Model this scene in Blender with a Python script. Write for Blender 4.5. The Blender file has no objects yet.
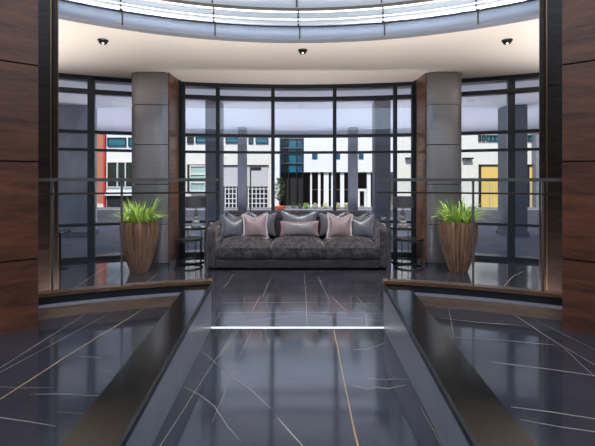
import bpy, bmesh, math, random
SKY, SUN, DOME = .16, 6.2, 1.75
UP, OUT, SPOT = 18, 34, 190
from mathutils import Vector, Matrix
random.seed(7)
S = bpy.context.scene
COL = S.collection
PI = math.pi

# ------------------------------------------------------------------ materials
def nmat(name):
    m = bpy.data.materials.new(name); m.use_nodes = True
    nt = m.node_tree
    return m, nt, nt.nodes['Principled BSDF']

def mat(name, col, rough=.5, metal=0., ior=1.5, bump=0., bscale=40., vary=0., vscale=6., coat=0., sheen=0.,
        aniso=0., stretch=(1, 1, 1), emis=None, estr=0.):
    m, nt, b = nmat(name)
    b.inputs['Base Color'].default_value = (*col, 1)
    b.inputs['Roughness'].default_value = rough
    b.inputs['Metallic'].default_value = metal
    b.inputs['IOR'].default_value = ior
    b.inputs['Coat Weight'].default_value = coat
    b.inputs['Coat Roughness'].default_value = .12
    b.inputs['Sheen Weight'].default_value = sheen
    b.inputs['Sheen Roughness'].default_value = .35
    b.inputs['Anisotropic'].default_value = aniso
    if emis:
        b.inputs['Emission Color'].default_value = (*emis, 1)
        b.inputs['Emission Strength'].default_value = estr
    tc = nt.nodes.new('ShaderNodeTexCoord'); mp = nt.nodes.new('ShaderNodeMapping')
    mp.inputs['Scale'].default_value = stretch
    nt.links.new(tc.outputs['Object'], mp.inputs['Vector'])
    if vary:
        n = nt.nodes.new('ShaderNodeTexNoise'); n.inputs['Scale'].default_value = vscale
        n.inputs['Detail'].default_value = 6; n.inputs['Roughness'].default_value = .6
        nt.links.new(mp.outputs[0], n.inputs['Vector'])
        r = nt.nodes.new('ShaderNodeValToRGB')
        r.color_ramp.elements[0].position = .3; r.color_ramp.elements[1].position = .7
        r.color_ramp.elements[0].color = (*[c * (1 - vary) for c in col], 1)
        r.color_ramp.elements[1].color = (*[min(1, c * (1 + vary)) for c in col], 1)
        nt.links.new(n.outputs['Fac'], r.inputs['Fac']); nt.links.new(r.outputs[0], b.inputs['Base Color'])
    if bump:
        n = nt.nodes.new('ShaderNodeTexNoise'); n.inputs['Scale'].default_value = bscale
        n.inputs['Detail'].default_value = 4
        nt.links.new(mp.outputs[0], n.inputs['Vector'])
        bp = nt.nodes.new('ShaderNodeBump'); bp.inputs['Strength'].default_value = bump
        bp.inputs['Distance'].default_value = .01
        nt.links.new(n.outputs['Fac'], bp.inputs['Height']); nt.links.new(bp.outputs[0], b.inputs['Normal'])
    return m

def wood(name, c1, c2, stretch=(1, 1, 9), scale=3., rough=.35, coat=.3):
    m, nt, b = nmat(name)
    tc = nt.nodes.new('ShaderNodeTexCoord'); mp = nt.nodes.new('ShaderNodeMapping')
    mp.inputs['Scale'].default_value = stretch
    n = nt.nodes.new('ShaderNodeTexNoise'); n.inputs['Scale'].default_value = scale
    n.inputs['Detail'].default_value = 8; n.inputs['Distortion'].default_value = .6
    n2 = nt.nodes.new('ShaderNodeTexNoise'); n2.inputs['Scale'].default_value = scale * 7
    n2.inputs['Detail'].default_value = 5
    ad = nt.nodes.new('ShaderNodeMath'); ad.operation = 'MULTIPLY_ADD'; ad.inputs[1].default_value = .45
    r = nt.nodes.new('ShaderNodeValToRGB')
    r.color_ramp.elements[0].position = .5; r.color_ramp.elements[1].position = .95
    r.color_ramp.elements[0].color = (*c1, 1); r.color_ramp.elements[1].color = (*c2, 1)
    nt.links.new(tc.outputs['Object'], mp.inputs[0])
    nt.links.new(mp.outputs[0], n.inputs[0]); nt.links.new(mp.outputs[0], n2.inputs[0])
    nt.links.new(n2.outputs['Fac'], ad.inputs[0]); nt.links.new(n.outputs['Fac'], ad.inputs[2])
    nt.links.new(ad.outputs[0], r.inputs[0]); nt.links.new(r.outputs[0], b.inputs['Base Color'])
    b.inputs['Roughness'].default_value = rough
    b.inputs['Coat Weight'].default_value = coat; b.inputs['Coat Roughness'].default_value = .15
    return m

def velvet(name, c1, c2, scale):
    m, nt, b = nmat(name)
    tc = nt.nodes.new('ShaderNodeTexCoord')
    n = nt.nodes.new('ShaderNodeTexNoise'); n.inputs['Scale'].default_value = scale
    n.inputs['Detail'].default_value = 5; n.inputs['Roughness'].default_value = .7; n.inputs['Distortion'].default_value = .5
    r = nt.nodes.new('ShaderNodeValToRGB')
    r.color_ramp.elements[0].position = .34; r.color_ramp.elements[1].position = .68
    r.color_ramp.elements[0].color = (*c1, 1); r.color_ramp.elements[1].color = (*c2, 1)
    s = nt.nodes.new('ShaderNodeMapRange'); s.inputs[1].default_value = .4; s.inputs[2].default_value = .62
    s.inputs[3].default_value = .05; s.inputs[4].default_value = 1.0
    nt.links.new(tc.outputs['Object'], n.inputs[0]); nt.links.new(n.outputs['Fac'], r.inputs[0])
    nt.links.new(r.outputs[0], b.inputs['Base Color'])
    nt.links.new(n.outputs['Fac'], s.inputs[0]); nt.links.new(s.outputs[0], b.inputs['Sheen Weight'])
    b.inputs['Sheen Roughness'].default_value = .3; b.inputs['Sheen Tint'].default_value = (1, .9, .88, 1)
    b.inputs['Roughness'].default_value = .75; b.inputs['IOR'].default_value = 1.35
    bp = nt.nodes.new('ShaderNodeBump'); bp.inputs['Strength'].default_value = .6; bp.inputs['Distance'].default_value = .012
    nt.links.new(n.outputs['Fac'], bp.inputs['Height']); nt.links.new(bp.outputs[0], b.inputs['Normal'])
    return m

def thin_glass(name, tint, ior=1.5, rough=0.0):
    m = bpy.data.materials.new(name); m.use_nodes = True
    nt = m.node_tree; nt.nodes.clear()
    o = nt.nodes.new('ShaderNodeOutputMaterial'); mx = nt.nodes.new('ShaderNodeMixShader')
    t = nt.nodes.new('ShaderNodeBsdfTransparent'); t.inputs[0].default_value = (*tint, 1)
    g = nt.nodes.new('ShaderNodeBsdfGlossy'); g.inputs['Roughness'].default_value = rough
    fr = nt.nodes.new('ShaderNodeFresnel'); fr.inputs[0].default_value = ior
    nt.links.new(fr.outputs[0], mx.inputs[0]); nt.links.new(t.outputs[0], mx.inputs[1])
    nt.links.new(g.outputs[0], mx.inputs[2]); nt.links.new(mx.outputs[0], o.inputs[0])
    return m

def marble(name, base, rough, ior):
    m, nt, b = nmat(name)
    tc = nt.nodes.new('ShaderNodeTexCoord')
    n = nt.nodes.new('ShaderNodeTexNoise'); n.inputs['Scale'].default_value = 1.6
    n.inputs['Detail'].default_value = 8; n.inputs['Distortion'].default_value = 1.2
    r = nt.nodes.new('ShaderNodeValToRGB')
    r.color_ramp.elements[0].position = .3; r.color_ramp.elements[1].position = .75
    r.color_ramp.elements[0].color = (*[c * .7 for c in base], 1)
    r.color_ramp.elements[1].color = (*[c * 1.35 for c in base], 1)
    nt.links.new(tc.outputs['Object'], n.inputs[0]); nt.links.new(n.outputs['Fac'], r.inputs[0])
    # faint hairline veins
    w = nt.nodes.new('ShaderNodeTexNoise'); w.inputs['Scale'].default_value = 1.1
    w.inputs['Detail'].default_value = 3; w.inputs['Distortion'].default_value = .8
    mp = nt.nodes.new('ShaderNodeMapping'); mp.inputs['Scale'].default_value = (.6, 1.7, 1)
    mp.inputs['Rotation'].default_value = (0, 0, .5)
    nt.links.new(tc.outputs['Object'], mp.inputs[0]); nt.links.new(mp.outputs[0], w.inputs[0])
    s = nt.nodes.new('ShaderNodeMath'); s.operation = 'SUBTRACT'; s.inputs[1].default_value = .5
    a = nt.nodes.new('ShaderNodeMath'); a.operation = 'ABSOLUTE'
    l = nt.nodes.new('ShaderNodeMath'); l.operation = 'LESS_THAN'; l.inputs[1].default_value = .0011
    nt.links.new(w.outputs['Fac'], s.inputs[0]); nt.links.new(s.outputs[0], a.inputs[0]); nt.links.new(a.outputs[0], l.inputs[0])
    mx = nt.nodes.new('ShaderNodeMix'); mx.data_type = 'RGBA'
    mx.inputs[7].default_value = (.07, .068, .07, 1)
    nt.links.new(l.outputs[0], mx.inputs[0]); nt.links.new(r.outputs[0], mx.inputs[6])
    nt.links.new(mx.outputs[2], b.inputs['Base Color'])
    b.inputs['Roughness'].default_value = rough; b.inputs['IOR'].default_value = ior
    return m

M = {}
M['floor'] = marble('polished dark marble', (.036, .034, .045), .10, 2.3)
M['vein'] = mat('gold vein', (.48, .38, .31), .35, vary=.5, vscale=.8)
M['goldvein'] = mat('broad gold vein', (.50, .30, .15), .35, vary=.2, vscale=2)
M['stone'] = mat('grey stone cladding', (.25, .235, .275), .32, ior=1.6, vary=.12, vscale=3)
M['bronze'] = mat('dark polished bronze', (.068, .058, .052), .12, .85)
M['black'] = mat('black trim', (.012, .012, .014), .4)
M['ceiling'] = mat('ceiling paint', (.80, .735, .68), .85)
M['fascia'] = mat('brushed aluminium', (.33, .355, .42), .36, .35)
M['cove'] = mat('pale metal cove', (.40, .46, .54), .32, .5)
M['groove'] = mat('dark joint', (.06, .055, .04), .6)
M['led'] = mat('led strip', (1, 1, 1), .5, emis=(.86, .94, 1), estr=3)
M['steplight'] = mat('step light', (1, 1, 1), .5, emis=(.9, .95, 1), estr=1.3)
M['dome'] = mat('luminous ceiling', (.8, .85, .9), .6, emis=(.66, .84, 1), estr=DOME)
M['wood'] = wood('walnut veneer', (.060, .018, .009), (.20, .062, .027), (1.2, 1.2, 8), 1.6, .42, .03)
M['woodcap'] = wood('walnut cap', (.10, .045, .022), (.26, .13, .065), (1, 1, 8), 4, .35)
M['woodlight'] = wood('brown wood riser', (.17, .10, .065), (.30, .185, .125), (.6, .6, 6), 5, .45, .1)
M['frame'] = mat('dark window frame', (.022, .027, .036), .35, .3)
M['post'] = wood('dark brown post', (.012, .007, .005), (.05, .028, .02), (1, 1, 6), 4, .5, .0)
M['goldline'] = mat('bronze edge', (.35, .22, .13), .35, .7)
M['colmetal'] = mat('brushed column metal', (.27, .265, .285), .36, .75, vary=.06, vscale=2, stretch=(1, 1, 12))
M['glass'] = thin_glass('window glass', (.90, .93, .96), 1.75)
M['railglass'] = thin_glass('railing glass', (.93, .95, .96), 1.25)
M['steel'] = mat('brushed steel', (.25, .215, .20), .35, .7)
M['railbrown'] = mat('bronze rail', (.10, .065, .05), .35, .6)
M['velvet'] = velvet('crushed grey velvet', (.009, .009, .013), (.080, .069, .072), 16)
M['velvetdark'] = velvet('plain grey velvet', (.013, .013, .017), (.036, .032, .036), 15)
M['satin'] = mat('grey satin', (.115, .115, .132), .36, metal=.2, sheen=.2, bump=.15, bscale=12)
M['pinksatin'] = mat('dusty pink satin', (.27, .20, .205), .36, metal=.15, sheen=.2, bump=.25, bscale=12)
M['fringe'] = mat('fringe', (.45, .40, .41), .8)
M['darkfringe'] = mat('grey fringe', (.13, .13, .15), .8)
M['mauve'] = mat('grey mauve satin', (.17, .145, .16), .38, sheen=.4, bump=.15, bscale=12)
M['rose'] = mat('rose satin border', (.30, .15, .165), .4, sheen=.4)
M['tabletop'] = mat('black glass table top', (.02, .02, .022), .12, coat=.5)
M['blackmetal'] = mat('black metal', (.015, .015, .017), .35, .4)
M['shade'] = mat('charcoal lamp shade', (.05, .048, .055), .8, bump=.2, bscale=200)
M['crystal'] = mat('smoked crystal', (.55, .52, .5), .08, .55)
M['gold'] = mat('brass', (.6, .48, .32), .25, .9)
M['pot'] = wood('carved brown planter', (.085, .036, .018), (.34, .18, .105), (5, 5, .6), 3.5, .45, .15)
M['soil'] = mat('soil', (.03, .02, .012), .9)
M['leaf'] = mat('bright green leaves', (.40, .58, .10), .45, vary=.35, vscale=5)
M['soffit'] = mat('canopy soffit', (.72, .72, .80), .8)
M['concrete'] = mat('grey concrete column', (.24, .24, .27), .6, vary=.1, vscale=2)
M['reflectconcrete'] = mat('concrete with painted reflection', (.46, .46, .50), .6, vary=.25, vscale=1.5)  # grey lightened to stand in for reflections in the left window
M['facade'] = mat('dark facade', (.2, .2, .22), .7)
M['asphalt'] = mat('asphalt', (.25, .25, .285), .85, vary=.25, vscale=1.2, bump=.2)
M['paving'] = mat('pale paving', (.22, .21, .20), .85, vary=.08, vscale=3)
M['white'] = mat('white render', (.86, .87, .88), .8)
M['cream'] = mat('cream render', (.80, .77, .70), .8, vary=.03)
M['brick'] = mat('orange brick', (.50, .20, .11), .85, vary=.12, vscale=20)
M['redpaint'] = mat('red paint', (.6, .03, .03), .5)
M['whiteframe'] = mat('white window frame', (.85, .86, .88), .5)
M['tealglass'] = mat('teal window glass', (.015, .16, .22), .12, ior=1.6)
M['blueglass'] = mat('blue window glass', (.02, .09, .16), .12, ior=1.6)
M['darkglass'] = mat('dark window glass', (.012, .02, .018), .12)
M['greenglass'] = mat('pale green glass', (.42, .55, .50), .15)
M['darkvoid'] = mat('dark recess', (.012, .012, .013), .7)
M['greypanel'] = mat('pale grey door panel', (.55, .54, .56), .7)
M['yellow'] = mat('yellow door', (.82, .56, .15), .6)
M['orange'] = mat('orange planter', (.75, .12, .02), .6)
M['darkleaf'] = mat('dark green leaves', (.06, .10, .03), .6, vary=.5)
M['flower'] = mat('white and yellow flowers', (.75, .72, .45), .7)
M['bark'] = mat('bark', (.10, .06, .04), .9)
M['plaster'] = mat('lobby wall plaster', (.30, .26, .23), .8)
M['lens'] = mat('white lamp lens', (.9, .9, .9), .3, emis=(1, .95, .9), estr=2.)
M['chrome'] = mat('dark chrome', (.12, .12, .13), .25, .8)

# ------------------------------------------------------------------ helpers
def link(name, me, m, parent=None):
    o = bpy.data.objects.new(name, me); COL.objects.link(o)
    for x in (m if isinstance(m, (list, tuple)) else [m]): me.materials.append(x)
    if parent: o.parent = parent
    return o

class MB:
    def __init__(s): s.bm = bmesh.new(); s.mi = 0
    def face(s, vs):
        try:
            f = s.bm.faces.new(vs); f.material_index = s.mi; return f
        except ValueError: return None
    def box(s, x0, x1, y0, y1, z0, z1, mx=None):
        p = [(x0,y0,z0),(x1,y0,z0),(x1,y1,z0),(x0,y1,z0),(x0,y0,z1),(x1,y0,z1),(x1,y1,z1),(x0,y1,z1)]
        v = [s.bm.verts.new(mx @ Vector(q) if mx else q) for q in p]
        for q in ((0,3,2,1),(4,5,6,7),(0,1,5,4),(1,2,6,5),(2,3,7,6),(3,0,4,7)): s.face([v[i] for i in q])
        return s
    def hexa(s, p):           # eight corners, bottom four then top four
        v = [s.bm.verts.new(q) for q in p]
        for q in ((0,3,2,1),(4,5,6,7),(0,1,5,4),(1,2,6,5),(2,3,7,6),(3,0,4,7)): s.face([v[i] for i in q])
        return s
    def prism(s, poly, z0, z1):
        a = [s.bm.verts.new((x, y, z0)) for x, y in poly]; b = [s.bm.verts.new((x, y, z1)) for x, y in poly]
        n = len(poly)
        for i in range(n): s.face([a[i], a[(i+1) % n], b[(i+1) % n], b[i]])
        s.face(list(reversed(a))); s.face(b)
        return s
    def lathe(s, prof, n=32, c=(0, 0, 0), a0=0, a1=2*PI, close=False):
        full = abs(a1 - a0 - 2*PI) < 1e-6
        rings = []
        for i in range(n if full else n + 1):
            a = a0 + (a1 - a0) * i / n
            rings.append([s.bm.verts.new((c[0] + r*math.cos(a), c[1] + r*math.sin(a), c[2] + z)) for r, z in prof])
        k = len(prof); m = len(rings)
        for i in range(m if full else m - 1):
            A, B = rings[i], rings[(i+1) % m]
            for j in range(k if close else k - 1):
                s.face([A[j], B[j], B[(j+1) % k], A[(j+1) % k]])
        if close and not full:
            s.face(rings[0]); s.face(list(reversed(rings[-1])))
        return s
    def tube(s, pts, r, n=8, cap=True):
        pts = [Vector(p) for p in pts]; rings = []
        for i, p in enumerate(pts):
            t = (pts[min(i+1, len(pts)-1)] - pts[max(i-1, 0)]).normalized()
            u = t.cross(Vector((0, 0, 1)))
            if u.length < 1e-3: u = Vector((1, 0, 0))
            u.normalize(); w = t.cross(u)
            rr = r[i] if isinstance(r, (list, tuple)) else r
            rings.append([s.bm.verts.new(p + rr*(math.cos(2*PI*k/n)*u + math.sin(2*PI*k/n)*w)) for k in range(n)])
        for A, B in zip(rings, rings[1:]):
            for k in range(n): s.face([A[k], A[(k+1) % n], B[(k+1) % n], B[k]])
        if cap: s.face(rings[0]); s.face(list(reversed(rings[-1])))
        return s
    def ringtube(s, c, R, r, n=40, m=6):
        rings = []
        for i in range(n):
            a = 2*PI*i/n
            rings.append([s.bm.verts.new((c[0]+(R+r*math.cos(2*PI*k/m))*math.cos(a), c[1]+(R+r*math.cos(2*PI*k/m))*math.sin(a), c[2]+r*math.sin(2*PI*k/m))) for k in range(m)])
        for i in range(n):
            A, B = rings[i], rings[(i+1) % n]
            for k in range(m): s.face([A[k], B[k], B[(k+1) % m], A[(k+1) % m]])
        return s
    def sphere(s, c, r, sq=(1, 1, 1), u=16, v=10):
        mx = Matrix.Translation(c) @ Matrix.Diagonal((sq[0], sq[1], sq[2], 1))
        bmesh.ops.create_uvsphere(s.bm, u_segments=u, v_segments=v, radius=r, matrix=mx)
        return s
    def build(s, name, m, parent=None, smooth=False, bevel=0., normals=True):
        if normals: bmesh.ops.recalc_face_normals(s.bm, faces=s.bm.faces)
        me = bpy.data.meshes.new(name); s.bm.to_mesh(me); s.bm.free()
        if smooth:
            for p in me.polygons: p.use_smooth = True
            try: me.set_sharp_from_angle(angle=math.radians(38))
            except Exception: pass
        o = link(name, me, m, parent)
        if bevel:
            b = o.modifiers.new('bevel', 'BEVEL'); b.width = bevel; b.segments = 2; b.limit_method = 'ANGLE'
        return o

def empty(name, loc=(0, 0, 0), rz=0):
    o = bpy.data.objects.new(name, None); COL.objects.link(o)
    o.location = loc; o.rotation_euler = (0, 0, rz); o.empty_display_size = .1
    return o
def tag(o, label, cat, group=None, kind=None):
    o['label'] = label
    o['category'] = cat
    if group: o['group'] = group
    if kind: o['kind'] = kind
    return o
def struct(o, label=None):
    o['kind'] = 'structure'
    if label: o['label'] = label
    return o
def copy_tree(o, parent=None):
    c = o.copy(); COL.objects.link(c); c.parent = parent
    for ch in list(o.children): copy_tree(ch, c)
    return c

def rbox(sx, sy, sz, r, n=9, puff=None):
    """soft box centred on x and y, standing on z = 0"""
    bm = bmesh.new()
    def axis(L):
        h = L/2; k = [-h + r*(1-math.cos(PI/2*i/4)) for i in range(5)]
        mid = [-h+r + (L-2*r)*i/n for i in range(1, n)]
        return k + mid + [-q for q in reversed(k)]
    ax, ay, az = axis(sx), axis(sy), axis(sz); V = {}
    def vert(i, j, k):
        if (i, j, k) in V: return V[i, j, k]
        p = Vector((ax[i], ay[j], az[k]))
        q = Vector([max(-(L/2-r), min(L/2-r, c)) for L, c in zip((sx, sy, sz), p)])
        d = p - q
        if d.length > 1e-6:
            m = max(abs(d.x), abs(d.y), abs(d.z)); p = q + d.normalized()*m
        p.z += sz/2
        if puff: p = puff(p)
        V[i, j, k] = bm.verts.new(p); return V[i, j, k]
    A, B, C = len(ax)-1, len(ay)-1, len(az)-1
    for i in range(A):
        for j in range(B):
            for k in (0, C): bm.faces.new([vert(i,j,k), vert(i+1,j,k), vert(i+1,j+1,k), vert(i,j+1,k)])
    for i in range(A):
        for k in range(C):
            for j in (0, B): bm.faces.new([vert(i,j,k), vert(i+1,j,k), vert(i+1,j,k+1), vert(i,j,k+1)])
    for j in range(B):
        for k in range(C):
            for i in (0, A): bm.faces.new([vert(i,j,k), vert(i,j+1,k), vert(i,j+1,k+1), vert(i,j,k+1)])
    mb = MB(); mb.bm.free(); mb.bm = bm
    return mb

def arcpoly(c, r0, r1, a0, a1, n):
    """plan outline of a ring sector; angles measured from +Y, positive to the right"""
    P = [(c[0]+r0*math.sin(a0+(a1-a0)*i/n), c[1]+r0*math.cos(a0+(a1-a0)*i/n)) for i in range(n+1)]
    Q = [(c[0]+r1*math.sin(a0+(a1-a0)*i/n), c[1]+r1*math.cos(a0+(a1-a0)*i/n)) for i in range(n+1)]
    return P, Q
def arcbar(mb, c, r0, r1, a0, a1, z0, z1, n=24):
    P, Q = arcpoly(c, r0, r1, a0, a1, n)
    prof = []
    for p, q in zip(P, Q):
        prof.append([mb.bm.verts.new((p[0], p[1], z0)), mb.bm.verts.new((q[0], q[1], z0)), mb.bm.verts.new((q[0], q[1], z1)), mb.bm.verts.new((p[0], p[1], z1))])
    for A, B in zip(prof, prof[1:]):
        for k in range(4): mb.face([A[k], B[k], B[(k+1) % 4], A[(k+1) % 4]])
    mb.face(prof[0]); mb.face(list(reversed(prof[-1])))
    return mb
# ------------------------------------------------------------------ camera, light, world
cam = bpy.data.cameras.new('camera'); co = bpy.data.objects.new('camera', cam); COL.objects.link(co)
co.location = (0, 0, 1.35); co.rotation_euler = (PI/2, 0, 0)
cam.sensor_width = 36; cam.lens = 36*400/595; cam.shift_y = -43/595; cam.clip_start = .05
S.camera = co
S.view_settings.view_transform = 'Standard'; S.view_settings.look = 'None'
S.view_settings.gamma = 1; S.view_settings.use_curve_mapping = False
S.view_settings.exposure = 0.0

w = bpy.data.worlds.new('sky'); S.world = w; w.use_nodes = True
bg = w.node_tree.nodes['Background']; sk = w.node_tree.nodes.new('ShaderNodeTexSky')
sk.sky_type = 'NISHITA'; sk.sun_disc = False; sk.sun_elevation = math.radians(55); sk.sun_rotation = math.radians(180)
w.node_tree.links.new(sk.outputs[0], bg.inputs[0]); bg.inputs[1].default_value = SKY

def light(name, kind, loc, power, rot=(0, 0, 0), col=(1, 1, 1), **kw):
    l = bpy.data.lights.new(name, kind); l.energy = power; l.color = col
    for k, v in kw.items(): setattr(l, k, v)
    o = bpy.data.objects.new(name, l); COL.objects.link(o); o.location = loc; o.rotation_euler = rot
    return o
light('sun', 'SUN', (0, -20, 30), SUN, (math.radians(35), 0, math.radians(-14)), (1, .95, .88), angle=.01)

# ------------------------------------------------------------------ plan of the place
RC = (0, .36)            # centre of the round ceiling opening
WC, WR = (0, -2.6), 10.  # window arc
KC = (0, -.94)           # railing arc
SL = .0765               # fall of the ramp
def rz(d): return -SL*(d-3.65) if d < 3.65 else 0.
def xin(d): return .54 + .0675*d      # inner face of the ramp walls
def xout(d): return .76 + .0675*d
RAMP_Y0 = .39

def inside(x, y): return abs(x) < 7 and y > -5.5 and x*x + (y+2.6)**2 < WR*WR
def ray_out(a):
    r = .5
    while inside(RC[0]+r*math.sin(a), RC[1]+r*math.cos(a)): r += .01
    return r

def veins(mb, items, zf, lift=.0012):
    """thin inlaid veins: tapering strips laid on the floor surface"""
    for pts, w in items:
        mb.mi = 2 if w > 2.4 else 1
        P = [Vector((x, y)) for x, y in pts]
        fine = []
        for a, b in zip(P, P[1:]):
            k = max(1, int((b-a).length/.12))
            for i in range(k):
                q = a.lerp(b, i/k)
                if i: q += Vector((random.uniform(-1, 1), random.uniform(-1, 1)))*.0025
                fine.append(q)
        fine.append(P[-1]); n = len(fine); row = []
        for i, p in enumerate(fine):
            t = fine[min(i+1, n-1)] - fine[max(i-1, 0)]; t.normalize()
            u = Vector((-t.y, t.x))
            # strips that run across the view are foreshortened, so they lie a little wider
            ww = .0012*w*(1+1.0*abs(t.x))*(1 if 0 < i < n-1 else .35)*random.uniform(.8, 1.2)
            row.append([mb.bm.verts.new((p.x+s*u.x*ww, p.y+s*u.y*ww, zf(p.y)+lift)) for s in (-1, 1)])
        for A, B in zip(row, row[1:]): mb.face([A[0], A[1], B[1], B[0]])
    mb.mi = 0

V = [
    ('T', [(-1.737, 2.245), (-1.741, 2.34), (-1.741, 3.308)], 1.2),
    ('T', [(-1.711, 2.211), (-1.699, 2.285), (-1.541, 3.359)], 0.9),
    ('T', [(-1.505, 1.897), (-1.491, 2.005), (-1.443, 2.472), (-1.311, 3.427)], 2.6),
    ('T', [(-1.356, 2.493), (-1.208, 2.479)], 0.8),
    ('T', [(-1.372, 2.051), (-1.221, 2.056), (-1.011, 2.037)], 1),
    ('T', [(-1.642, 2.136), (-1.468, 2.115), (-1.291, 2.12)], 0.7),
    ('T', [(-1.433, 1.864), (-1.377, 1.851), (-1.08, 1.786)], 1),
    ('T', [(-1.14, 1.897), (-1.004, 1.88)], 0.7),
    ('T', [(1.766, 3.308), (1.751, 2.672), (1.769, 2.378), (1.781, 2.28)], 2),
    ('T', [(1.856, 3.271), (1.925, 2.588), (1.942, 2.486)], 0.9),
    ('T', [(1.75, 2.667), (1.664, 2.237), (1.637, 2.095)], 1.2),
    ('T', [(1.126, 3.188), (1.409, 3.088), (1.701, 3.022)], 1.1),
    ('T', [(1.082, 2.803), (1.392, 2.75), (1.743, 2.655)], 1),
    ('T', [(1.168, 2.418), (1.419, 2.34), (1.67, 2.245), (1.736, 2.222)], 1.4),
    ('T', [(1.035, 1.938), (1.197, 1.897), (1.369, 1.841), (1.426, 1.826)], 1.3),
    ('T', [(1.021, 1.836), (1.169, 1.781), (1.299, 1.746), (1.353, 1.732)], 1.1),
    ('T', [(1.302, 3.443), (1.206, 3.143), (1.1, 2.815)], 0.8),
    ('R', [(0.327, 3.602), (0.29, 2.442), (0.275, 1.819), (0.271, 1.684)], 3.2),
    ('R', [(-0.556, 3.587), (-0.602, 2.47), (-0.625, 1.819), (-0.631, 1.711)], 1.5),
    ('R', [(-0.532, 3.587), (-0.57, 2.906)], 1.5),
    ('R', [(-0.408, 3.587), (-0.431, 2.756), (-0.431, 2.01)], 0.8),
    ('R', [(-0.75, 3.077), (-0.408, 2.553), (-0.285, 2.401), (-0.145, 2.163)], 1.1),
    ('R', [(-0.711, 2.442), (-0.566, 2.323), (-0.45, 2.181), (-0.344, 1.979), (-0.266, 1.859)], 1.1),
    ('R', [(-0.104, 2.068), (-0.046, 1.952), (0.023, 1.819), (0.075, 1.704)], 1.3),
    ('R', [(0.427, 3.077), (0.528, 3.084), (0.708, 3.235)], 1.2),
    ('R', [(0.44, 2.553), (0.553, 2.528), (0.626, 2.543), (0.722, 2.521)], 0.9),
    ('R', [(0.333, 2.442), (0.422, 2.395), (0.481, 2.421), (0.543, 2.401), (0.666, 2.456)], 1.8),
    ('R', [(0.778, 3.587), (0.776, 3.029)], 1.2),
    ('R', [(0.671, 2.181), (0.655, 1.819), (0.648, 1.677)], 1.2),
    ('L', [(-0.431, 4.655), (-0.469, 4.122)], 1.6),
    ('L', [(0.39, 4.655), (0.5, 4.122)], 1.6),
    ('L', [(0.095, 5.825), (0.1, 4.716), (0.088, 3.724)], 0.9),
    ('L', [(0.694, 4.091), (0.643, 3.699)], 2),
    ('L', [(0.681, 4.655), (0.738, 4.186)], 0.9),
    ('L', [(-0.949, 4.39), (0.028, 4.408), (0.953, 4.355)], 0.6),
    ('L', [(-0.878, 4.06), (0.026, 4.091), (0.885, 4.045)], 0.6),
    ('L', [(0.035, 4.015), (0.838, 3.83)], 0.6),
    ('L', [(-0.499, 3.803), (0.035, 4.015)], 0.6),
    ('L', [(-0.925, 5.0), (-0.914, 5.72)], 1.2),
    ('L', [(-0.406, 4.576), (-0.371, 5.51)], 1.2),
    ('L', [(0.283, 5.625), (0.359, 4.5)], 1.1),
    ('L', [(-0.776, 3.857), (-0.799, 4.122)], 1),
    ('L', [(-2.776, 4.932), (-2.892, 5.684), (-3.054, 6.585)], 1.3),
    ('L', [(-2.526, 5.009), (-2.592, 5.763)], 1),
    ('L', [(-1.977, 5.167), (-2.02, 5.763)], 1.8),
    ('L', [(-3.516, 5.934), (-3.028, 6.164)], 0.9),
    ('L', [(2.569, 5.009), (3.009, 5.596), (3.366, 5.934)], 1.8),
    ('L', [(3.12, 5.625), (3.209, 5.305)], 1),
    ('L', [(1.68, 5.72), (1.752, 5.347)], 1),
]
LOUNGE = [(p, w) for k, p, w in V if k == 'L']
TL = [(p, w) for k, p, w in V if k == 'T' and p[0][0] < 0]
TR = [(p, w) for k, p, w in V if k == 'T' and p[0][0] > 0]
RAMP = [(p, w) for k, p, w in V if k == 'R']

# lounge floor: everything inside the boundary, at z = 0
def boundary(n=96):
    return [(RC[0]+ray_out(a)*math.sin(a), RC[1]+ray_out(a)*math.cos(a)) for a in [2*PI*i/n for i in range(n)]]
BND = boundary()
mb = MB()
front = [(-7, 2.0)] + sorted([p for p in BND if p[1] >= 2.0]) + [(7, 2.0)]
mb.prism(list(reversed(front)), -.25, 0.)
mb.bm.normal_update()
veins(mb, LOUNGE, lambda y: 0.)
struct(mb.build('floor', [M['floor'], M['vein'], M['goldvein']], normals=False))

# ramp
mb = MB()
ys = [RAMP_Y0 + (3.65-RAMP_Y0)*i/6 for i in range(7)]
rows = []
for y in ys:
    x = xin(y)
    rows.append([mb.bm.verts.new(q) for q in ((-x, y, -.0), (x, y, 0.), (x, y, rz(y)+.0006), (-x, y, rz(y)+.0006))])
for A, B in zip(rows, rows[1:]):
    for k in range(4): mb.face([A[k], B[k], B[(k+1) % 4], A[(k+1) % 4]])
mb.face(rows[0]); mb.face(rows[-1])
bmesh.ops.recalc_face_normals(mb.bm, faces=mb.bm.faces)
veins(mb, RAMP, lambda y: rz(y)+.0006)
struct(mb.build('floor_ramp', [M['floor'], M['vein'], M['goldvein']], normals=False))
# entrance level behind the camera
mb = MB(); mb.box(-6.99, 6.99, -5.49, RAMP_Y0, -.2, .25)
struct(mb.build('floor_entrance', M['floor']))

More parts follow.
